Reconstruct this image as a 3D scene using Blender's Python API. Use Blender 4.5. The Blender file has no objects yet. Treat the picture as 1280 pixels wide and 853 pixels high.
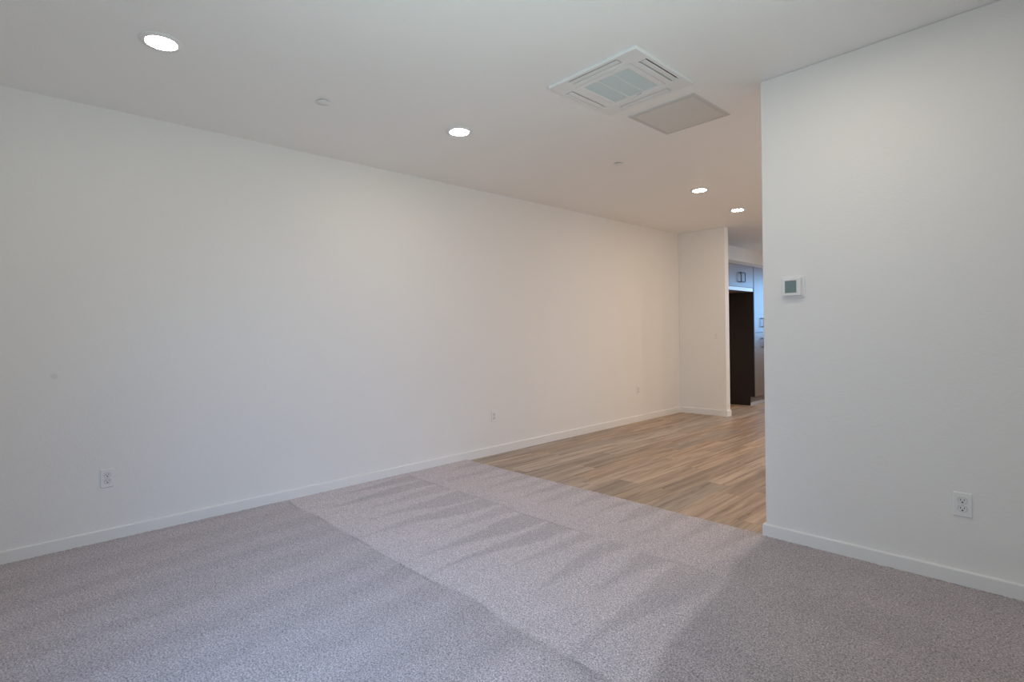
import bpy, bmesh, math, random
import numpy as np
from mathutils import Vector, Matrix

random.seed(7)
rng = np.random.default_rng(11)
S = bpy.context.scene
C = S.collection

# ------------------------------------------------------------------ camera
YAW, PITCH, ROLL, FPX, CAM_Z = -0.811698, -0.014794, -0.020036, 670.66, 1.2695
cy, sy = math.cos(YAW), math.sin(YAW)
fw = Vector((sy * math.cos(PITCH), cy * math.cos(PITCH), math.sin(PITCH)))
rt = Vector((cy, -sy, 0)); up = rt.cross(fw)
r2 = rt * math.cos(ROLL) + up * math.sin(ROLL)
u2 = -rt * math.sin(ROLL) + up * math.cos(ROLL)
cd = bpy.data.cameras.new('camera'); cam = bpy.data.objects.new('camera', cd); C.objects.link(cam)
M = Matrix.Identity(4)
for i in range(3):
    M[i][0] = r2[i]; M[i][1] = u2[i]; M[i][2] = -fw[i]
M[0][3], M[1][3], M[2][3] = 0, 0, CAM_Z
cam.matrix_world = M
cd.sensor_width = 36; cd.lens = FPX / 1280 * 36; cd.clip_start = 0.02; cd.clip_end = 100
S.camera = cam

# ------------------------------------------------------------------ view, world, daylight
S.view_settings.view_transform = 'Standard'
S.view_settings.look = 'None'
S.view_settings.gamma = 1
S.view_settings.use_curve_mapping = False
S.view_settings.exposure = 0.0
S.cycles.use_denoising = True
S.cycles.max_bounces = 10
S.cycles.diffuse_bounces = 7
S.cycles.sample_clamp_indirect = 6
S.cycles.caustics_reflective = False
S.cycles.caustics_refractive = False

w = bpy.data.worlds.new('world'); S.world = w; w.use_nodes = True
wb = w.node_tree.nodes['Background']
wb.inputs[0].default_value = (0.62, 0.78, 1.0, 1); wb.inputs[1].default_value = 0.25

def area(name, loc, target, sx, sy_, power, col, spread=180):
    l = bpy.data.lights.new(name, 'AREA'); l.shape = 'RECTANGLE'; l.size = sx; l.size_y = sy_
    l.energy = power; l.color = col; l.spread = math.radians(spread)
    o = bpy.data.objects.new(name, l); C.objects.link(o); o.location = loc
    d = Vector(target) - Vector(loc); o.rotation_euler = d.to_track_quat('-Z', 'Y').to_euler()
    return o

YF = -0.62       # window wall behind the camera
XS = 0.75        # side wall right of the camera
HC = 2.74
XD0 = 0.0
# daylight lamps outside unseen windows, plus added beams for floor, ceiling and dining area
area('sky_front_window', (-.55, YF - .22, 1.55), (-2.3, 2.5, .6), 1.4, 1.35, 9.1, (0.59, 0.77, 1.0), 90)
area('blue_floor_beam', (-.55, YF - .22, 1.6), (-2.6, .9, 0), 1.2, 1.0, 18, (0.27, 0.55, 1.0), 80)  # blue beam added to make a pool on the near carpet
area('ceiling_beam_front', (-.55, YF - .22, 1.1), (-1.3, 1.3, 2.74), 1.4, .7, 5, (0.78, 1.0, 0.96), 80)  # added upward beam, narrowed to brighten the ceiling
area('ceiling_beam_side', (XS + .22, 1.0, 1.1), (-1.5, 1.1, 2.74), 1.5, .7, 14, (0.82, 1.0, 0.98), 80)  # second added ceiling beam, from the side opening
area('dining_fill', (XD0 + .22, 5.5, 1.55), (-4, 5.5, 1.3), 1.7, 1.35, 19, (1.0, 0.94, .88))  # warm fill lamp added for the far room
area('daylight_kitchen_window', (-2.3, 12.13, 1.72), (-3.5, 9, 1.2), 2.0, 1.25, 14, (0.24, 0.56, 1.0), 75)
# lens emission and colour of the recessed lights
LAMP = {'near_left': (34, (1.0, .83, .65)), 'wall_wash': (130, (1.0, .83, .65)), 'right': (124, (1.0, .86, .71)),
        'far': (84, (1.0, .84, .67)), 'far_right': (250, (1.0, .73, .49)), 'kitchen': (480, (1.0, .82, .62))}

# ------------------------------------------------------------------ helpers
def nmat(name):
    m = bpy.data.materials.new(name); m.use_nodes = True
    nt = m.node_tree; b = nt.nodes['Principled BSDF']
    return m, nt, b
def nd(nt, t, **k):
    n = nt.nodes.new(t)
    for a, v in k.items():
        if a in n.inputs: n.inputs[a].default_value = v
        else: setattr(n, a, v)
    return n
def plain(name, col, rough=0.5, metal=0.0, bump=0, scale=300, spec=0.5):
    m, nt, b = nmat(name)
    b.inputs['Base Color'].default_value = (*col, 1); b.inputs['Roughness'].default_value = rough
    b.inputs['Metallic'].default_value = metal; b.inputs['Specular IOR Level'].default_value = spec
    geo = nd(nt, 'ShaderNodeNewGeometry')
    n = nd(nt, 'ShaderNodeTexNoise'); n.inputs['Scale'].default_value = scale; n.inputs['Detail'].default_value = 3
    nt.links.new(geo.outputs['Position'], n.inputs['Vector'])
    # a faint procedural tone variation
    mx = nd(nt, 'ShaderNodeMix', data_type='RGBA', blend_type='MULTIPLY')
    mx.inputs[0].default_value = 0.05; mx.inputs[6].default_value = (*col, 1)
    nt.links.new(n.outputs['Color'], mx.inputs[7]); nt.links.new(mx.outputs[2], b.inputs['Base Color'])
    if bump:
        bp = nd(nt, 'ShaderNodeBump'); bp.inputs['Strength'].default_value = bump; bp.inputs['Distance'].default_value = 0.002
        nt.links.new(n.outputs['Fac'], bp.inputs['Height']); nt.links.new(bp.outputs['Normal'], b.inputs['Normal'])
    return m

def link(o, parent=None):
    C.objects.link(o)
    if parent: o.parent = parent
    return o
def tag(o, label=None, cat=None, group=None, kind=None):
    if label: o['label'] = label
    if cat: o['category'] = cat
    if group: o['group'] = group
    if kind: o['kind'] = kind
    return o
def obj(name, bm, mat, parent=None, smooth=False):
    me = bpy.data.meshes.new(name)
    bmesh.ops.recalc_face_normals(bm, faces=bm.faces)
    if smooth:
        for f in bm.faces: f.smooth = True
    bm.to_mesh(me); bm.free()
    if mat: me.materials.append(mat)
    o = bpy.data.objects.new(name, me)
    return link(o, parent)
def empty(name, loc, rz=0, label=None, cat=None, group=None):
    o = bpy.data.objects.new(name, None); C.objects.link(o); o.location = loc; o.rotation_euler.z = rz
    o.empty_display_size = 0.05
    return tag(o, label, cat, group)
def box(bm, x0, x1, y0, y1, z0, z1, bev=0.0, seg=2):
    g = bmesh.ops.create_cube(bm, size=1.0)
    vs = g['verts']
    for v in vs:
        v.co = Vector((x0 + (v.co.x + .5) * (x1 - x0), y0 + (v.co.y + .5) * (y1 - y0), z0 + (v.co.z + .5) * (z1 - z0)))
    if bev:
        es = list({e for v in vs for e in v.link_edges})
        bmesh.ops.bevel(bm, geom=es, offset=bev, segments=seg, affect='EDGES', profile=0.5)
    return bm
def boxbm(*a, **k): return box(bmesh.new(), *a, **k)
def lathe(profile, n=48):
    """profile: (r, z) pairs, first may have r = 0"""
    bm = bmesh.new(); rings = []
    for r, z in profile:
        if r < 1e-6: rings.append([bm.verts.new((0, 0, z))])
        else: rings.append([bm.verts.new((r * math.cos(2 * math.pi * i / n), r * math.sin(2 * math.pi * i / n), z)) for i in range(n)])
    for a, b in zip(rings, rings[1:]):
        for i in range(n):
            j = (i + 1) % n
            if len(a) == 1: bm.faces.new((a[0], b[i], b[j]))
            elif len(b) == 1: bm.faces.new((a[i], a[j], b[0]))
            else: bm.faces.new((a[i], a[j], b[j], b[i]))
    return bm
def rrect(cx, cz, w_, h_, r, n=6):
    pts = []
    for qx, qz, a0 in ((1, 1, 0), (-1, 1, 90), (-1, -1, 180), (1, -1, 270)):
        for i in range(n + 1):
            a = math.radians(a0 + 90 * i / n)
            pts.append((cx + qx * (w_ / 2 - r) + r * math.cos(a), cz + qz * (h_ / 2 - r) + r * math.sin(a)))
    return pts
def prism(bm, pts, d0, d1, tr=lambda u, v, d: (u, d, v)):
    a = [bm.verts.new(tr(u, v, d0)) for u, v in pts]; b = [bm.verts.new(tr(u, v, d1)) for u, v in pts]
    n = len(pts)
    bm.faces.new(a); bm.faces.new(b)
    for i in range(n):
        j = (i + 1) % n; bm.faces.new((a[i], a[j], b[j], b[i]))
    return bm
def copy_tree(o, parent=None):
    c = o.copy(); C.objects.link(c)
    if parent: c.parent = parent
    for ch in list(o.children): copy_tree(ch, c)
    return c

# ------------------------------------------------------------------ materials
def wall_mat(name, col, stain=None, bump=0.22):
    m, nt, b = nmat(name); L = nt.links.new
    geo = nd(nt, 'ShaderNodeNewGeometry')
    n1 = nd(nt, 'ShaderNodeTexNoise'); n1.inputs['Scale'].default_value = 85; n1.inputs['Detail'].default_value = 4; n1.inputs['Roughness'].default_value = .55
    n2 = nd(nt, 'ShaderNodeTexNoise'); n2.inputs['Scale'].default_value = 1.3; n2.inputs['Detail'].default_value = 2
    L(geo.outputs['Position'], n1.inputs['Vector']); L(geo.outputs['Position'], n2.inputs['Vector'])
    bp = nd(nt, 'ShaderNodeBump'); bp.inputs['Strength'].default_value = bump; bp.inputs['Distance'].default_value = 0.004
    L(n1.outputs['Fac'], bp.inputs['Height']); L(bp.outputs['Normal'], b.inputs['Normal'])
    mx = nd(nt, 'ShaderNodeMix', data_type='RGBA'); L(n2.outputs['Fac'], mx.inputs[0])
    mx.inputs[6].default_value = (*[c * .985 for c in col], 1); mx.inputs[7].default_value = (*[min(1, c * 1.015) for c in col], 1)
    out = mx.outputs[2]
    if stain:
        ds = nd(nt, 'ShaderNodeVectorMath', operation='DISTANCE'); ds.inputs[1].default_value = stain
        L(geo.outputs['Position'], ds.inputs[0])
        mr = nd(nt, 'ShaderNodeMapRange'); mr.inputs[1].default_value = .010; mr.inputs[2].default_value = .024; mr.inputs[3].default_value = .16; mr.inputs[4].default_value = 0
        L(ds.outputs['Value'], mr.inputs[0])
        m2 = nd(nt, 'ShaderNodeMix', data_type='RGBA'); L(mr.outputs[0], m2.inputs[0]); L(out, m2.inputs[6]); m2.inputs[7].default_value = (.28, .28, .33, 1)
        out = m2.outputs[2]
    L(out, b.inputs['Base Color'])
    b.inputs['Roughness'].default_value = 0.6; b.inputs['Specular IOR Level'].default_value = 0.25
    return m
M_WALL = wall_mat('matte_wall_paint', (.83, .82, .80), stain=(-4.22, .217, 1.064))
M_CEIL = wall_mat('ceiling_paint', (.90, .895, .875), bump=.35)
M_TRIM = plain('white_trim_paint', (.85, .845, .83), .35)
M_PLASTIC = plain('white_plastic', (.84, .84, .83), .35)
M_PLASTIC2 = plain('warm_white_plastic', (.80, .80, .79), .3)
M_GAP = plain('receptacle_gap_grey', (.30, .31, .32), .6)
M_GREY = plain('grey_plastic', (.42, .43, .43), .5)
M_DARK = plain('dark_slot', (.03, .03, .03), .7)
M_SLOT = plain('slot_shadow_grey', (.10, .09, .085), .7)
M_SLOT2 = plain('slot_shade_pale', (.50, .48, .46), .7)
M_MESH = plain('grey_filter_mesh', (.69, .74, .73), .8)
M_BAR = plain('grille_bar_plastic', (.80, .83, .82), .6)
M_METAL = plain('dark_bronze_metal', (.03, .028, .027), .5, .2)
M_SCREW = plain('painted_screw', (.62, .62, .6), .35, .3)
M_CAB = plain('taupe_laminate', (.135, .112, .100), .36, scale=30, spec=.7)
M_CABBODY = plain('taupe_cabinet_box', (.20, .165, .145), .5, scale=30)
M_RAIL = plain('light_laminate_edge', (.42, .42, .42), .3, spec=.7)
M_ESP = plain('espresso_panel', (.020, .012, .010), .6, scale=20)
M_LCD = plain('lcd_green_grey', (.20, .27, .275), .25)

def emis(name, col, e):
    m = bpy.data.materials.new(name); m.use_nodes = True; nt = m.node_tree
    b = nt.nodes['Principled BSDF']
    b.inputs['Base Color'].default_value = (.9, .9, .9, 1)
    b.inputs['Emission Color'].default_value = (*col, 1); b.inputs['Emission Strength'].default_value = e
    return m
LENS = {k: emis('lit_lens_' + k, c, e_) for k, (e_, c) in LAMP.items()}

def thin_glass():
    m = bpy.data.materials.new('window_glass'); m.use_nodes = True; nt = m.node_tree
    nt.nodes.clear()
    o = nt.nodes.new('ShaderNodeOutputMaterial'); t = nt.nodes.new('ShaderNodeBsdfTransparent'); g = nt.nodes.new('ShaderNodeBsdfGlossy')
    g.inputs['Roughness'].default_value = .01
    f = nt.nodes.new('ShaderNodeMixShader'); f.inputs[0].default_value = .06
    nt.links.new(t.outputs[0], f.inputs[1]); nt.links.new(g.outputs[0], f.inputs[2]); nt.links.new(f.outputs[0], o.inputs[0])
    return m
M_GLASS = thin_glass()

def carpet_mat():
    m, nt, b = nmat('mauve_grey_cut_pile'); L = nt.links.new
    geo = nd(nt, 'ShaderNodeNewGeometry')
    at = nd(nt, 'ShaderNodeAttribute', attribute_name='nap')
    n1 = nd(nt, 'ShaderNodeTexNoise'); n1.inputs['Scale'].default_value = 150; n1.inputs['Detail'].default_value = 3; n1.inputs['Roughness'].default_value = .65
    n2 = nd(nt, 'ShaderNodeTexVoronoi'); n2.inputs['Scale'].default_value = 190
    L(geo.outputs['Position'], n1.inputs['Vector']); L(geo.outputs['Position'], n2.inputs['Vector'])
    cr = nd(nt, 'ShaderNodeValToRGB')
    e = cr.color_ramp.elements
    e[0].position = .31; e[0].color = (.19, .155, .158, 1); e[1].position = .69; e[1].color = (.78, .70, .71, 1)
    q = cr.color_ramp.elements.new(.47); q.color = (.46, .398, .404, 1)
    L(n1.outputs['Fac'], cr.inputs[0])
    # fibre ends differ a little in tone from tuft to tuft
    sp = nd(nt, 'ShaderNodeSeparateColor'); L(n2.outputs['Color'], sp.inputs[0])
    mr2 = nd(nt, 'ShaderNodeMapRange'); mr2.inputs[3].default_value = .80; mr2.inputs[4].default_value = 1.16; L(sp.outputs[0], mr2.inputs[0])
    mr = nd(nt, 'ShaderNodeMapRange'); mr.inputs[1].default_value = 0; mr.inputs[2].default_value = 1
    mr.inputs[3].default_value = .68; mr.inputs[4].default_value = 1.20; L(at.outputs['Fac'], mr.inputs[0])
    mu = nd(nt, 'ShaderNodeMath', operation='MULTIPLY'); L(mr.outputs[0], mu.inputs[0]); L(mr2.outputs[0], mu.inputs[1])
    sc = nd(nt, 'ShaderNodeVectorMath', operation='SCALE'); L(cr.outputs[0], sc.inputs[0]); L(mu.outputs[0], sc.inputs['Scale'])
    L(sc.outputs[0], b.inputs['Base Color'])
    bp = nd(nt, 'ShaderNodeBump'); bp.inputs['Strength'].default_value = .55; bp.inputs['Distance'].default_value = .006
    L(n1.outputs['Fac'], bp.inputs['Height']); L(bp.outputs['Normal'], b.inputs['Normal'])
    b.inputs['Roughness'].default_value = .95; b.inputs['Specular IOR Level'].default_value = .1
    b.inputs['Sheen Weight'].default_value = .25; b.inputs['Sheen Roughness'].default_value = .5
    return m

def plank_mat():
    m, nt, b = nmat('oak_plank'); L = nt.links.new
    geo = nd(nt, 'ShaderNodeNewGeometry')
    at = nd(nt, 'ShaderNodeAttribute', attribute_name='plank')   # r: tone, g: hue, b: offset
    sp = nd(nt, 'ShaderNodeSeparateColor'); L(at.outputs['Color'], sp.inputs[0])
    off = nd(nt, 'ShaderNodeVectorMath', operation='SCALE'); off.inputs['Scale'].default_value = 37.0
    L(at.outputs['Color'], off.inputs[0])
    ad = nd(nt, 'ShaderNodeVectorMath', operation='ADD'); L(geo.outputs['Position'], ad.inputs[0]); L(off.outputs[0], ad.inputs[1])
    mp = nd(nt, 'ShaderNodeMapping'); mp.inputs['Scale'].default_value = (17, .9, 17); L(ad.outputs[0], mp.inputs[0])
    g1 = nd(nt, 'ShaderNodeTexNoise'); g1.inputs['Scale'].default_value = 1.3; g1.inputs['Detail'].default_value = 7; g1.inputs['Roughness'].default_value = .58; g1.inputs['Distortion'].default_value = .7
    L(mp.outputs[0], g1.inputs['Vector'])
    mp2 = nd(nt, 'ShaderNodeMapping'); mp2.inputs['Scale'].default_value = (130, 3.5, 130); L(ad.outputs[0], mp2.inputs[0])
    g2 = nd(nt, 'ShaderNodeTexNoise'); g2.inputs['Scale'].default_value = 1.0; g2.inputs['Detail'].default_value = 3
    L(mp2.outputs[0], g2.inputs['Vector'])
    cr = nd(nt, 'ShaderNodeValToRGB'); e = cr.color_ramp.elements
    e[0].position = .30; e[0].color = (.215, .142, .096, 1); e[1].position = .72; e[1].color = (.55, .42, .31, 1)
    q = cr.color_ramp.elements.new(.5); q.color = (.385, .278, .198, 1)
    L(g1.outputs['Fac'], cr.inputs[0])
    # fine pores
    mr = nd(nt, 'ShaderNodeMapRange'); mr.inputs[1].default_value = .3; mr.inputs[2].default_value = .7; mr.inputs[3].default_value = .86; mr.inputs[4].default_value = 1.08; L(g2.outputs['Fac'], mr.inputs[0])
    tn = nd(nt, 'ShaderNodeMapRange'); tn.inputs[3].default_value = .85; tn.inputs[4].default_value = 1.26; L(sp.outputs[0], tn.inputs[0])
    mu = nd(nt, 'ShaderNodeMath', operation='MULTIPLY'); L(mr.outputs[0], mu.inputs[0]); L(tn.outputs[0], mu.inputs[1])
    # grey weathered boards
    bw = nd(nt, 'ShaderNodeHueSaturation'); L(cr.outputs[0], bw.inputs['Color'])
    sr = nd(nt, 'ShaderNodeMapRange'); sr.inputs[3].default_value = .68; sr.inputs[4].default_value = 1.02; L(sp.outputs[1], sr.inputs[0]); L(sr.outputs[0], bw.inputs['Saturation'])
    sc = nd(nt, 'ShaderNodeVectorMath', operation='SCALE'); L(bw.outputs[0], sc.inputs[0]); L(mu.outputs[0], sc.inputs['Scale'])
    # knots
    mpk = nd(nt, 'ShaderNodeMapping'); mpk.inputs['Scale'].default_value = (5.5, 2.2, 1); L(ad.outputs[0], mpk.inputs[0])
    vo = nd(nt, 'ShaderNodeTexVoronoi'); vo.inputs['Scale'].default_value = 1.0; L(mpk.outputs[0], vo.inputs['Vector'])
    kr = nd(nt, 'ShaderNodeMapRange'); kr.inputs[1].default_value = .02; kr.inputs[2].default_value = .075; kr.inputs[3].default_value = .6; kr.inputs[4].default_value = 0; L(vo.outputs['Distance'], kr.inputs[0])
    mk = nd(nt, 'ShaderNodeMix', data_type='RGBA'); L(kr.outputs[0], mk.inputs[0]); L(sc.outputs[0], mk.inputs[6]); mk.inputs[7].default_value = (.11, .07, .045, 1)
    L(mk.outputs[2], b.inputs['Base Color'])
    b.inputs['Roughness'].default_value = .42; b.inputs['Specular IOR Level'].default_value = .4
    bp = nd(nt, 'ShaderNodeBump'); bp.inputs['Strength'].default_value = .12; bp.inputs['Distance'].default_value = .002
    L(g2.outputs['Fac'], bp.inputs['Height']); L(bp.outputs['Normal'], b.inputs['Normal'])
    return m

# ------------------------------------------------------------------ the room
XL = -4.22; YR = 3.322; XR = -1.301; YE = 7.56; XE = -3.49; YB = 12.0; XD = XD0; T = 0.12
def struct(name, bm, m): return tag(obj(name, bm, m), kind='structure')
struct('wall_left', boxbm(XL - T, XL, YF - T, YB + T, 0, HC), M_WALL)
struct('wall_right', boxbm(XR, XS, YR, YR + T, 0, HC, bev=.006, seg=3), M_WALL)
struct('wall_end', boxbm(XL, XE, YE, YE + T, 0, HC, bev=.006, seg=3), M_WALL)
struct('ceiling', boxbm(XL - T, XS + T, YF - T, YB + T, HC, HC + .15), M_CEIL)
def wall_with_hole(name, x0, x1, y0, y1, a, b_, z0, z1, n):
    """wall slab with one window; runs along its longer side"""
    alongx = (x1 - x0) > (y1 - y0); bm = bmesh.new(); f = .05
    c = (y0 + y1) / 2 if alongx else (x0 + x1) / 2
    def bx(bm_, p, q, c0, c1, za, zb, bev=0):
        if alongx: box(bm_, p, q, c0, c1, za, zb, bev)
        else: box(bm_, c0, c1, p, q, za, zb, bev)
    p0, p1 = (x0, x1) if alongx else (y0, y1); c0, c1 = (y0, y1) if alongx else (x0, x1)
    bx(bm, p0, a, c0, c1, 0, HC); bx(bm, b_, p1, c0, c1, 0, HC); bx(bm, a, b_, c0, c1, 0, z0); bx(bm, a, b_, c0, c1, z1, HC)
    struct(name, bm, M_WALL)
    bm = bmesh.new()
    bx(bm, a, b_, c - .03, c + .03, z0, z0 + f, .004); bx(bm, a, b_, c - .03, c + .03, z1 - f, z1, .004)
    bx(bm, a, a + f, c - .03, c + .03, z0 + f, z1 - f, .004); bx(bm, b_ - f, b_, c - .03, c + .03, z0 + f, z1 - f, .004)
    m_ = (a + b_) / 2; bx(bm, m_ - .02, m_ + .02, c - .025, c + .025, z0 + f, z1 - f, .003)
    fr = struct('window_%d' % n, bm, M_TRIM)
    bm = bmesh.new(); bx(bm, a + f, b_ - f, c - .003, c + .003, z0 + f, z1 - f); obj('glass_pane', bm, M_GLASS, fr)
wall_with_hole('wall_front', XL, XS, YF - T, YF, -1.3, .2, .85, 2.25, 1)
wall_with_hole('wall_side', XS, XS + T, YF - T, YR + T, .1, 1.9, .85, 2.25, 2)
wall_with_hole('wall_dining', XD, XD + T, YR + T, YB + T, 4.6, 6.4, .85, 2.25, 3)  # unseen window added to let the dining fill lamp in
wall_with_hole('wall_back', XL, XD, YB, YB + T, -3.35, -1.05, 1.05, 2.4, 4)

# baseboards: an eased flat profile swept along a path on the floor
def baseboard(name, path, side=1):
    prof = [(0, 0), (.0145, 0), (.0145, .079), (.0135, .0830), (.0105, .0850), (0, .0862)]
    bm = bmesh.new(); rows = []; n = len(path)
    P = [Vector((x, y)) for x, y in path]
    for i in range(n):
        d0 = (P[i] - P[i - 1]).normalized() if i else (P[1] - P[0]).normalized()
        d1 = (P[i + 1] - P[i]).normalized() if i < n - 1 else d0
        n0 = Vector((-d0.y, d0.x)) * side; n1 = Vector((-d1.y, d1.x)) * side
        mit = (n0 + n1); mit = mit / max(.2, mit.dot(n0))
        rows.append([bm.verts.new((P[i].x + mit.x * u, P[i].y + mit.y * u, v)) for u, v in prof])
    for a, b_ in zip(rows, rows[1:]):
        for i in range(len(prof)):
            j = (i + 1) % len(prof); bm.faces.new((a[i], a[j], b_[j], b_[i]))
    bm.faces.new(rows[0]); bm.faces.new(rows[-1])
    return struct(name, bm, M_TRIM)
e = .0005
baseboard('baseboard_left', [(XL + e, YF), (XL + e, YE - .0145)], -1)
baseboard('baseboard_end', [(XL + e, YE - e), (XE + e, YE - e), (XE + e, YE + T + e)], -1)
baseboard('baseboard_right', [(XR - e, YR + T), (XR - e, YR - e), (XS, YR - e)], -1)
baseboard('baseboard_side', [(XS - e, YF), (XS - e, YR - .0145)], 1)
baseboard('baseboard_front', [(XL + .015, YF + e), (XS - .015, YF + e)], 1)
baseboard('baseboard_dining', [(XD - e, YR + T + .001), (XD - e, YB)], 1)

# plank floor (beyond the carpet) with a grooved joint round every board
YW = 3.335
def plank_floor():
    PW = .19; verts = []; faces = []; cols = []
    x = XL; row = 0; ch = .0012
    while x < XD - 1e-6:
        x1 = min(x + PW, XD); y = YW - .02 - random.uniform(0, 1.2)
        while y < YB:
            ln = random.choice([.75, 1.22, 1.5, 1.5, 1.1]); y1 = min(y + ln, YB); ya = max(y, YW - .02)
            if y1 > ya + .005:
                i = len(verts)
                for z, s in ((-.0016, 0), (0, ch)):
                    verts += [(x + s, ya + s, z), (x1 - s, ya + s, z), (x1 - s, y1 - s, z), (x + s, y1 - s, z)]
                faces.append((i + 4, i + 5, i + 6, i + 7))
                for k in range(4): faces.append((i + k, i + (k + 1) % 4, i + 4 + (k + 1) % 4, i + 4 + k))
                c = (random.random(), random.random() ** .7, random.random(), 1)
                cols += [c] * 8
            y = y1
        x = x1
    # the slab below
    i = len(verts); xa, xb, ya, yb = XL - T, XS + T, YF - T, YB + T
    verts += [(xa, ya, -.1), (xb, ya, -.1), (xb, yb, -.1), (xa, yb, -.1), (xa, ya, -.0017), (xb, ya, -.0017), (xb, yb, -.0017), (xa, yb, -.0017)]
    faces += [(i + 3, i + 2, i + 1, i), (i + 4, i + 5, i + 6, i + 7)] + [(i + k, i + (k + 1) % 4, i + 4 + (k + 1) % 4, i + 4 + k) for k in range(4)]
    cols += [(.0, .5, .5, 1)] * 8
    me = bpy.data.meshes.new('floor'); me.from_pydata(verts, [], faces)
    at = me.color_attributes.new('plank', 'FLOAT_COLOR', 'POINT')
    at.data.foreach_set('color', np.array(cols, dtype=np.float32).ravel())
    me.materials.append(plank_mat())
    o = bpy.data.objects.new('floor', me); link(o); tag(o, kind='structure')
plank_floor()

# carpet: a displaced pile surface with a rounded edge against the planks
def smooth_noise(x, y, fx, fy, seed):
    r = np.random.default_rng(seed); g = r.random((256, 256))
    u = x * fx + 50; v = y * fy + 50
    i = np.floor(u).astype(int); j = np.floor(v).astype(int); a = u - i; b = v - j
    a = a * a * (3 - 2 * a); b = b * b * (3 - 2 * b)
    G = lambda p, q: g[p % 256, q % 256]
    return (G(i, j) * (1 - a) + G(i + 1, j) * a) * (1 - b) + (G(i, j + 1) * (1 - a) + G(i + 1, j + 1) * a) * b
def sstep(e0, e1, t):
    t = np.clip((t - e0) / (e1 - e0), 0, 1); return t * t * (3 - 2 * t)
def strokes(x, y, y0, y1, seed, period, lo, hi, fan=0.0):
    """vacuum strokes: dark wedges, wide at the far end of a row and running to a point at its near end"""
    r = np.random.default_rng(seed); v = np.clip((y - y0) / (y1 - y0), 0, 1)
    xx = x + fan * (y - y0) + .11 * (smooth_noise(x, y, 2.2, 1.6, seed) - .5) + .03 * (smooth_noise(x, y, 9, 6, seed + 90) - .5)
    k = np.floor(xx / period + 100).astype(int); fr = xx / period + 100 - k
    W = r.uniform(.75, 1.2, 300)[k]; cut = r.uniform(-.08, .30, 300)[k]; D = r.uniform(.7, 1, 300)[k]
    width = lo + (hi - lo) * np.clip(v * W - cut, 0, 1)
    d = np.abs(fr - .5) * 2
    return D * (1 - sstep(width - .24, width + .24, d)) * sstep(-.02, .05, width)
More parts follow.
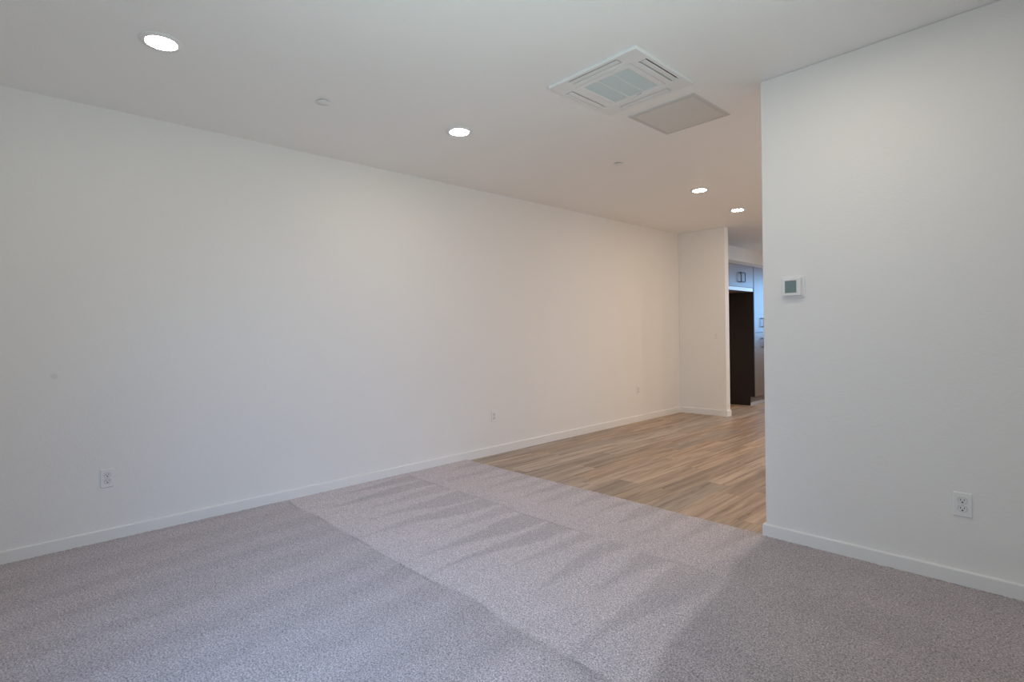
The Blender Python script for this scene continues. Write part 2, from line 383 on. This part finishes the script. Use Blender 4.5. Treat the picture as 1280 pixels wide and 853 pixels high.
def carpet():
    st = .008; xa, xb, ya, yb = XL + .015, XS - .015, YF + .015, YW
    nx = int((xb - xa) / st) + 1; ny = int((yb - ya) / st) + 1
    X = np.linspace(xa, xb, nx); Y = np.linspace(ya, yb, ny)
    Y2 = np.concatenate([Y[:-1], yb - np.array([.004, .0015, 0.0])]); drop = np.zeros(len(Y2)); drop[-3:] = [.0015, .005, .013]
    x, y = np.meshgrid(X, Y2, indexing='ij'); ny = len(Y2)
    z = .0135 + rng.normal(0, .0011, x.shape) - drop[None, :]
    z[:, -1] = .0005
    x2 = x + rng.normal(0, .0009, x.shape); y2 = y + rng.normal(0, .0008, x.shape); y2 = np.minimum(y2, yb)
    # keep clear of the right wall's baseboard, which the carpet meets along its far edge
    m = (x > XR - .0150); y2 = np.where(m, np.minimum(y2, YR - .0150), y2)
    wob = lambda s, a: a * (smooth_noise(x, y, 3, 3, s) - .5)
    yA = y + wob(3, .05)
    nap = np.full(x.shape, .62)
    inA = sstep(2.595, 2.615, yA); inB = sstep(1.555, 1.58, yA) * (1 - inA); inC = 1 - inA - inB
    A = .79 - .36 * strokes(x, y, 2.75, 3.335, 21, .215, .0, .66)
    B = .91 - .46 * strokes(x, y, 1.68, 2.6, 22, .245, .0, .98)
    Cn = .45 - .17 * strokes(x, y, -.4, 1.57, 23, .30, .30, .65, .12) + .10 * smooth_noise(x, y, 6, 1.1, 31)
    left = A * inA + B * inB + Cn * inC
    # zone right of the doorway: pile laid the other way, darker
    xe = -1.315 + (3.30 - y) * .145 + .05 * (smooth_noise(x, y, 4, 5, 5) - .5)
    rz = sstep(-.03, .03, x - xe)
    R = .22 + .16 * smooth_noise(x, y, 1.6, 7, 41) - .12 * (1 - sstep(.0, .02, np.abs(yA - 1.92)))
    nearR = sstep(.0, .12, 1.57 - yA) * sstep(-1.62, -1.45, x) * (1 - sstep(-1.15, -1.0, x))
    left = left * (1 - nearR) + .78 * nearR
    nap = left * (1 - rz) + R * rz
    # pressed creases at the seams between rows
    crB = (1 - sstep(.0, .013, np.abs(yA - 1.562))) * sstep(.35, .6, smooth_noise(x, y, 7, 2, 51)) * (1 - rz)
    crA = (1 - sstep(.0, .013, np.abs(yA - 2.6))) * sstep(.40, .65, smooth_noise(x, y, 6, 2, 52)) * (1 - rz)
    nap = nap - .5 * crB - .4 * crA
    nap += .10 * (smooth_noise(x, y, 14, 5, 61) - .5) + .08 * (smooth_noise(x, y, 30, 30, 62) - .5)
    z = z - .002 * (crA + crB)
    co = np.stack([x2, y2, z], -1).reshape(-1, 3).astype(np.float32)
    idx = np.arange(nx * ny).reshape(nx, ny)
    q = np.stack([idx[:-1, :-1], idx[1:, :-1], idx[1:, 1:], idx[:-1, 1:]], -1).reshape(-1, 4)
    me = bpy.data.meshes.new('carpet')
    me.vertices.add(len(co)); me.vertices.foreach_set('co', co.ravel())
    me.loops.add(q.size); me.loops.foreach_set('vertex_index', q.ravel().astype(np.int32))
    me.polygons.add(len(q)); me.polygons.foreach_set('loop_start', (np.arange(len(q)) * 4).astype(np.int32))
    me.update(calc_edges=True); me.validate()
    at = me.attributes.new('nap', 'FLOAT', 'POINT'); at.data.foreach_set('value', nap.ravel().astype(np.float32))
    me.polygons.foreach_set('use_smooth', np.ones(len(q), dtype=bool))
    me.materials.append(carpet_mat())
    o = bpy.data.objects.new('carpet', me); link(o)
    tag(o, 'mauve-grey cut-pile wall-to-wall carpet with vacuum strokes, ending at the plank floor', 'carpet')
carpet()

# ------------------------------------------------------------------ recessed ceiling lights
def downlight(x, y, lens, label):
    t = empty('ceiling_light', (x, y, HC), 0, label, 'ceiling light', 'round recessed ceiling lights')
    obj('trim_ring', lathe([(.0, -.0005), (.094, -.0005), (.0945, -.003), (.092, -.0060), (.074, -.0098), (.0695, -.0100), (.0685, -.006), (0, -.006)], 64), M_PLASTIC, t, True)
    obj('lens', lathe([(0, -.0062), (.0682, -.0062), (.0682, -.0100), (.062, -.0115), (.045, -.0125), (0, -.013)], 64), lens, t, True)
    return t
downlight(-3.10, .602, LENS['near_left'], 'large round white ceiling light nearest the camera, lit, at upper left')
downlight(-3.075, 2.434, LENS['wall_wash'], 'round lit ceiling light alone between the near light and the air conditioner')
downlight(-2.735, 5.36, LENS['far'], 'lit round ceiling light over the plank floor, the nearer of the far pair')
downlight(-2.885, 6.62, LENS['far'], 'farthest small lit ceiling light, just before the end wall and kitchen opening')
# out of view: first follows its ceiling glow, the rest added for their light
downlight(-.80, 2.46, LENS['right'], 'round lit ceiling light just above the picture, in front of the right wall')
downlight(-.80, .602, LENS['near_left'], 'added round lit ceiling light overhead, out of view')
downlight(-1.2, 5.36, LENS['far_right'], 'round lit ceiling light added unseen behind the right wall, nearer one')
downlight(-1.2, 6.62, LENS['far_right'], 'round lit ceiling light added unseen behind the right wall, farther one')

downlight(-2.2, 9.4, LENS['kitchen'], 'round lit kitchen ceiling light added unseen behind the right wall, nearest the cabinets')  # kitchen pair added to brighten the wall strip above the cabinets
downlight(-.9, 9.4, LENS['kitchen'], 'round lit kitchen ceiling light added unseen behind the right wall, away from the cabinets')

# ------------------------------------------------------------------ concealed sprinkler covers
def sprinkler(x, y, label):
    t = empty('sprinkler_cover', (x, y, HC), 0, label, 'sprinkler', 'flat round sprinkler covers on the ceiling')
    obj('cover_plate', lathe([(0, -.006), (.038, -.006), (.0415, -.0068), (.0425, -.0085), (.040, -.0105), (0, -.0115)], 40), M_PLASTIC2, t, True)
    obj('collar', lathe([(0, -.0005), (.034, -.0005), (.034, -.006), (0, -.006)], 40), M_GREY, t)
sprinkler(-3.239, 1.489, 'small flat round sprinkler cover between the two nearest ceiling lights')
sprinkler(-2.769, 3.958, 'small flat round sprinkler cover beyond the ceiling air conditioner and return grille')

# ------------------------------------------------------------------ ceiling cassette air conditioner
def cassette():
    W = .305; zb = -.020
    t = empty('air_conditioner', (-1.862, 2.700, HC), 0, 'square white four-way cassette air conditioner with slots and grey mesh grille on ceiling', 'air conditioner')
    # panel: square plate with rounded lower edge, openings for four air slots and the grille
    bm = bmesh.new()
    a = .150; s0, s1 = .232, .282; L_ = .172
    xs = sorted([-W, -s1, -s0, -a - .055, -L_, L_, a + .055, s0, s1, W]); 
    cuts = sorted(set([-W, -s1, -s0, -.195, -L_, L_, .195, s0, s1, W]))
    def hole(cx, cy):
        if abs(cx) < .195 and abs(cy) < .195: return True
        if abs(cx) < L_ and s0 < abs(cy) < s1: return True
        if abs(cy) < L_ and s0 < abs(cx) < s1: return True
        return False
    V = {}
    def v(x, y, z):
        k = (round(x, 5), round(y, 5), round(z, 5))
        if k not in V: V[k] = bm.verts.new(k)
        return V[k]
    n = len(cuts)
    for i in range(n - 1):
        for j in range(n - 1):
            x0, x1, y0, y1 = cuts[i], cuts[i + 1], cuts[j], cuts[j + 1]
            if hole((x0 + x1) / 2, (y0 + y1) / 2):
                continue
            bm.faces.new((v(x0, y0, zb), v(x1, y0, zb), v(x1, y1, zb), v(x0, y1, zb)))
            bm.faces.new((v(x0, y0, -.0005), v(x1, y0, -.0005), v(x1, y1, -.0005), v(x0, y1, -.0005)))
            for (ax, ay, bx, by, ni, nj) in ((x0, y0, x1, y0, i, j - 1), (x1, y0, x1, y1, i + 1, j), (x1, y1, x0, y1, i, j + 1), (x0, y1, x0, y0, i - 1, j)):
                out = ni < 0 or nj < 0 or ni >= n - 1 or nj >= n - 1
                if out or hole((cuts[ni] + cuts[ni + 1]) / 2, (cuts[nj] + cuts[nj + 1]) / 2):
                    bm.faces.new((v(ax, ay, zb), v(bx, by, zb), v(bx, by, -.0005), v(ax, ay, -.0005)))
    p = obj('panel', bm, M_PLASTIC, t)
    md = p.modifiers.new('bevel', 'BEVEL'); md.width = .004; md.segments = 2; md.limit_method = 'ANGLE'; md.angle_limit = math.radians(50)
    for k in range(4):
        R = Matrix.Rotation(k * math.pi / 2, 4, 'Z')
        # slot throat; its shade is put in the colour, dark on one slot only
        bm = bmesh.new(); box(bm, s0 + .0005, s1 - .0005, -L_ + .0005, L_ - .0005, -.006, -.002)
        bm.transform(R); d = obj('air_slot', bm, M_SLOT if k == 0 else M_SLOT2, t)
        # the flap that closes most of it, leaving a dark line on either side
        bm = bmesh.new(); prism(bm, [(s0 + .009, -.016), (s0 + .013, -.0200), (s1 - .011, -.0212), (s1 - .007, -.018), (s1 - .011, -.014), (s0 + .014, -.013)], -L_ + .006, L_ - .006)
        bm.transform(R); obj('louver_flap', bm, M_PLASTIC2, d)
    # grille: frame, grey mesh, bars
    g = bmesh.new()
    fo, fi = .191, .158
    for s in (-1, 1):
        box(g, -fo, fo, min(s * fo, s * fi), max(s * fo, s * fi), zb - .0005, -.006, bev=.0025)
        box(g, min(s * fo, s * fi), max(s * fo, s * fi), -fi, fi, zb - .0005, -.006, bev=.0025)
    gr = obj('intake_grille', g, M_PLASTIC, t)
    bm = bmesh.new(); box(bm, -fi, fi, -fi, fi, -.0165, -.012)
    n = 34
    for i in range(1, n):
        y = -fi + 2 * fi * i / n; box(bm, -fi, fi, y - .0014, y + .0014, -.0180, -.0165)
    obj('filter_mesh', bm, M_MESH, gr)
    for x in (-.053, .053):
        obj('grille_bar', boxbm(x - .006, x + .006, -fi, fi, -.0195, -.0170, bev=.001), M_BAR, gr)
    obj('badge', boxbm(.002, .034, fi + .006, fi + .013, zb - .0018, zb + .001, bev=.0006), M_GREY, t)['label'] = 'small grey badge on the grille frame'
    obj('latch', boxbm(-.012, .012, fo - .014, fo - .008, zb - .0015, zb + .001, bev=.0006), M_PLASTIC2, t)
cassette()

# return-air grille beside the cassette
def return_grille():
    x0, x1, y0, y1 = -2.118, -1.632, 3.150, 3.650; f = .028
    t = empty('return_air_grille', ((x0 + x1) / 2, (y0 + y1) / 2, HC), 0, 'flat square grey return-air grille with fine louvers next to the ceiling air conditioner', 'air grille')
    w2, h2 = (x1 - x0) / 2, (y1 - y0) / 2
    bm = bmesh.new()
    def ring(w_, h_, z): return [bm.verts.new((sx * w_, sy_ * h_, z)) for sx, sy_ in ((-1, -1), (1, -1), (1, 1), (-1, 1))]
    rs = [ring(w2, h2, -.0005), ring(w2, h2, -.005), ring(w2 - .006, h2 - .006, -.0085), ring(w2 - f, h2 - f, -.0075), ring(w2 - f, h2 - f, -.0005)]
    for a, b_ in zip(rs, rs[1:] + rs[:1]):
        for i in range(4):
            j = (i + 1) % 4; bm.faces.new((a[i], a[j], b_[j], b_[i]))
    obj('frame', bm, M_GRILLEF, t)
    obj('backing', boxbm(-w2 + f, w2 - f, -h2 + f, h2 - f, -.0016, -.0008), M_GRILLEB, t)
    bm = bmesh.new(); n = 40; W = w2 - f
    box(bm, -W, W, -h2 + f, h2 - f, -.0052, -.0018)
    for i in range(n):
        x = -W + 2 * W * (i + .5) / n
        prism(bm, [(x - .0022, -.0051), (x + .0012, -.0068), (x + .0022, -.0051)], -h2 + f, h2 - f)
    obj('louvers', bm, M_GRILLE, t)
M_GRILLE = plain('grey_enamel_grille', (.70, .685, .65), .5)
M_GRILLEF = plain('grey_enamel_frame', (.62, .61, .585), .5)
M_GRILLEB = plain('grille_recess', (.55, .53, .5), .7)
return_grille()

# ------------------------------------------------------------------ outlets, switch, thermostat
# built in a local frame: x to the right on the wall, z up, -y out of the wall (towards the room)
def duplex_outlet():
    t = bpy.data.objects.new('wall_outlet', None); C.objects.link(t); t.empty_display_size = .05
    bm = bmesh.new()
    tr = lambda u, v, d: (u, -d, v)
    pl = rrect(0, 0, .070, .115, .004, 4); pl2 = rrect(0, 0, .066, .111, .003, 4)
    a = [bm.verts.new((u, -.0003, v)) for u, v in pl]; b_ = [bm.verts.new((u, -.0042, v)) for u, v in pl]; c = [bm.verts.new((u, -.006, v)) for u, v in pl2]
    n = len(pl)
    bm.faces.new(a); bm.faces.new(c)
    for r0, r1 in ((a, b_), (b_, c)):
        for i in range(n):
            j = (i + 1) % n; bm.faces.new((r0[i], r0[j], r1[j], r1[i]))
    obj('cover_plate', bm, M_PLASTIC, t)
    for s in (1, -1):
        zc = s * .0195
        # receptacle face: circle flattened top and bottom
        bm = bmesh.new(); pts = []
        for i in range(40):
            an = 2 * math.pi * i / 40; pts.append((.0172 * math.cos(an), zc + max(-.0140, min(.0140, .0172 * math.sin(an)))))
        prism(bm, pts, .0056, .0080, tr)
        fc = obj('receptacle', bm, M_PLASTIC2, t)
        # gap line round it
        bm = bmesh.new(); prism(bm, [(u * 1.07, zc + (v - zc) * 1.08) for u, v in pts], .0058, .0062, tr); obj('receptacle_gap', bm, M_GAP, fc)
        bm = bmesh.new()
        prism(bm, [(-.0082, zc + .0), (-.0054, zc), (-.0054, zc + .0090), (-.0082, zc + .0090)], .0078, .0083, tr)
        prism(bm, [(.0054, zc + .001), (.0082, zc + .001), (.0082, zc + .0085), (.0054, zc + .0085)], .0078, .0083, tr)
        gp = [(.0036 * math.cos(2 * math.pi * i / 16), zc - .0070 + .0036 * math.sin(2 * math.pi * i / 16)) for i in range(16)]
        prism(bm, gp, .0078, .0083, tr)
        obj('socket_holes', bm, M_DARK, fc)
    bm = bmesh.new(); prism(bm, [(.0028 * math.cos(2 * math.pi * i / 16), .0028 * math.sin(2 * math.pi * i / 16)) for i in range(16)], .0058, .0070, tr)
    obj('screw', bm, M_SCREW, t)
    return t
G = 'white duplex wall outlets'
o1 = duplex_outlet()
o1.location = (XL, .457, .405); o1.rotation_euler.z = math.pi / 2
tag(o1, 'white duplex outlet low on the left wall above the carpet, nearest the camera', 'outlet', G)
for loc, rz, lab in (((XL, 3.72, .400), math.pi / 2, 'small white duplex outlet on the left wall just past the carpet edge'),
                     ((XL, 6.41, .437), math.pi / 2, 'farthest white duplex outlet on the left wall, near the end wall corner'),
                     ((-.3815, YR, .403), 0, 'white duplex outlet low on the right wall')):
    c = copy_tree(o1); c.location = loc; c.rotation_euler.z = rz; tag(c, lab, 'outlet', G)

def switch():
    t = empty('light_switch', (-3.643, YE, 1.163), 0, 'white rocker light switch on the far end wall beside the kitchen opening', 'light switch')
    tr = lambda u, v, d: (u, -d, v)
    bm = bmesh.new(); prism(bm, rrect(0, 0, .070, .115, .004, 4), .0003, .0055, tr); pl = obj('cover_plate', bm, M_PLASTIC, t)
    bm = bmesh.new(); prism(bm, rrect(0, 0, .036, .069, .002, 3), .0055, .0058, tr); obj('rocker_gap', bm, M_GREY, t)
    bm = bmesh.new()
    prof = [(.0056, -.0325), (.0105, -.0325), (.0068, 0), (.0085, .0325), (.0056, .0325)]
    a = [bm.verts.new((-.0165, -d, z)) for d, z in prof]; b_ = [bm.verts.new((.0165, -d, z)) for d, z in prof]
    bm.faces.new(a); bm.faces.new(b_)
    for i in range(5):
        j = (i + 1) % 5; bm.faces.new((a[i], a[j], b_[j], b_[i]))
    obj('rocker', bm, M_PLASTIC2, t)
switch()

def thermostat():
    t = empty('thermostat', (-1.130, YR, 1.502), 0, 'white square thermostat with small grey-green screen on the right wall near its edge', 'thermostat')
    tr = lambda u, v, d: (u, -d, v)
    def slab(w_, h_, r, d0, d1, ins, cx=0, cz=0):
        bm = bmesh.new(); A = rrect(cx, cz, w_, h_, r, 6); B = rrect(cx, cz, w_ - 2 * ins, h_ - 2 * ins, max(.001, r - ins), 6)
        a = [bm.verts.new(tr(u, v, d0)) for u, v in A]; b_ = [bm.verts.new(tr(u, v, d1 - ins)) for u, v in A]; c = [bm.verts.new(tr(u, v, d1)) for u, v in B]
        n = len(A); bm.faces.new(a); bm.faces.new(c)
        for r0, r1 in ((a, b_), (b_, c)):
            for i in range(n):
                j = (i + 1) % n; bm.faces.new((r0[i], r0[j], r1[j], r1[i]))
        return bm
    obj('wall_plate', slab(.128, .128, .010, .0003, .007, .002), M_PLASTIC, t)
    bd = obj('body', slab(.100, .104, .008, .007, .030, .003, 0, .001), M_PLASTIC, t)
    bz = obj('screen_bezel', slab(.072, .080, .003, .0298, .0312, .0008, -.004, .002), M_PLASTIC2, bd)
    sc = obj('screen', slab(.062, .070, .001, .0305, .0316, .0003, -.004, .002), M_LCD, bd)
    sc['label'] = 'grey-green display'
    bm = bmesh.new()
    for (u0, u1, v0, v1) in ((-.016, .007, -.004, .007), (-.026, .018, .0245, .0258), (-.026, .018, -.0205, -.0193)):
        prism(bm, [(u0, v0), (u1, v0), (u1, v1), (u0, v1)], .0314, .0318, tr)
    obj('display_segments', bm, M_LCDS, bd)
M_LCDS = plain('lcd_faint_segment', (.15, .20, .24), .3)
thermostat()

# ------------------------------------------------------------------ kitchen seen through the opening
XF = -3.63                       # plane of the cabinet doors
YP = 8.905                       # side of the pantry
def handle(y, z, parent, w_=.165, h_=.155):
    """square loop pull standing off the door on two posts"""
    bm = bmesh.new(); xo = XF + .030; b_ = .014
    for s_ in (-1, 1):
        yc = y + s_ * (w_ - b_) / 2; box(bm, xo - .005, xo + .005, yc - b_ / 2, yc + b_ / 2, z - h_ / 2, z + h_ / 2, bev=.0015)
        zc = z + s_ * (h_ - b_) / 2; box(bm, xo - .0049, xo + .0049, y - w_ / 2 + .002, y + w_ / 2 - .002, zc - b_ / 2, zc + b_ / 2)
        box(bm, XF + .0005, xo - .004, yc - .004, yc + .004, z - h_ / 2 + .001, z - h_ / 2 + .009)
        box(bm, XF + .0005, xo - .004, yc - .004, yc + .004, z + h_ / 2 - .009, z + h_ / 2 - .001)
    return obj('handle', bm, M_METAL, parent)
def door(y0, y1, z0, z1, parent, hz):
    d = obj('door', boxbm(XF - .019, XF, y0, y1, z0, z1, bev=.0015), M_CAB, parent)
    handle((y0 + y1) / 2, hz, d); return d
# wall cabinet over the empty refrigerator space
t = empty('wall_cabinet', (XL, 8.44, 1.86), 0, 'taupe wall cabinet with dark handles above the empty refrigerator space', 'cabinet')
def place_children_fix(root):
    # children were modelled in world coordinates: shift them into the root's frame
    bpy.context.view_layer.update()
    for ch in root.children:
        ch.matrix_parent_inverse = root.matrix_world.inverted()
bm = boxbm(XL + .002, XF - .021, 7.985, 8.882, 1.862, 2.27); obj('body', bm, M_CABBODY, t)
door(7.985, 8.882, 1.925, 2.266, t, 2.072)
obj('bottom_rail', boxbm(XF - .020, XF - .001, 7.985, 8.872, 1.862, 1.920, bev=.001), M_RAIL, t)['label'] = 'paler rail under the doors'
place_children_fix(t)
t = empty('filler_panel', (XL, 7.83, 0), 0, 'dark espresso side panel hidden beside the end wall at the refrigerator space', 'panel')
obj('board', boxbm(XL + .002, XF - .015, 7.962, 7.982, 0.0, 2.27), M_ESP, t); place_children_fix(t)
# dark side panel of the refrigerator space, notched for the toe kick
t = empty('refrigerator_side_panel', (XL, YP - .01, 0), 0, 'tall dark espresso panel closing the empty refrigerator space, notched at its foot', 'panel')
bm = bmesh.new()
pts = [(XL + .002, 0), (-3.705, 0), (-3.705, .145), (XF - .001, .145), (XF - .001, 2.27), (XL + .002, 2.27)]
prism(bm, pts, YP - .021, YP - .002); obj('board', bm, M_ESP, t); place_children_fix(t)
# pantry
t = empty('pantry_cabinet', (XL, 9.29, 0), 0, 'tall taupe pantry cabinet beside the dark panel, reflecting blue window light', 'cabinet')
Y1 = 9.675
bm = boxbm(XL + .002, XF - .021, YP, Y1, .145, 2.27); obj('body', bm, M_CABBODY, t)
door(YP + .002, Y1 - .002, 1.200, 2.266, t, 1.362)
door(YP + .002, Y1 - .002, .150, 1.194, t, 1.028)
obj('toe_kick', boxbm(-3.76, -3.700, YP, Y1, 0, .143), M_CABBODY, t)
obj('base_trim', boxbm(-3.6995, -3.692, YP - .022, Y1, 0, .05, bev=.002), M_RAIL, t)
place_children_fix(t)
# scribe strip along the top of the cabinets
tag(obj('crown_strip', boxbm(XL + .002, XF - .012, 7.70, Y1, 2.272, 2.325, bev=.001), plain('crown_laminate', (.30, .27, .24), .5)),
    'taupe crown strip running along the tops of the kitchen cabinets', 'crown moulding')
# further base cabinets with a worktop, beyond the pantry (only glimpsed from other positions)
t = empty('base_cabinet', (XL, 10.8, 0), 0, 'taupe base cabinet run under the kitchen worktop beyond the pantry', 'cabinet')
obj('body', boxbm(XL + .002, XF - .021, Y1 + .003, YB - .005, .10, .88), M_CABBODY, t)
for k in range(4):
    a = Y1 + .006 + k * .575; d = obj('door', boxbm(XF - .019, XF, a, a + .568, .105, .875, bev=.0015), M_CAB, t); handle(a + .284, .77, d)
obj('toe_kick', boxbm(-3.76, -3.70, Y1 + .003, YB - .005, 0, .10), M_CABBODY, t)
place_children_fix(t)
tag(obj('worktop', boxbm(XL + .002, XF + .02, Y1 + .003, YB - .005, .882, .92, bev=.003), plain('pale_stone', (.6, .6, .58), .25)), 'pale stone worktop on the base cabinets beyond the pantry', 'worktop')
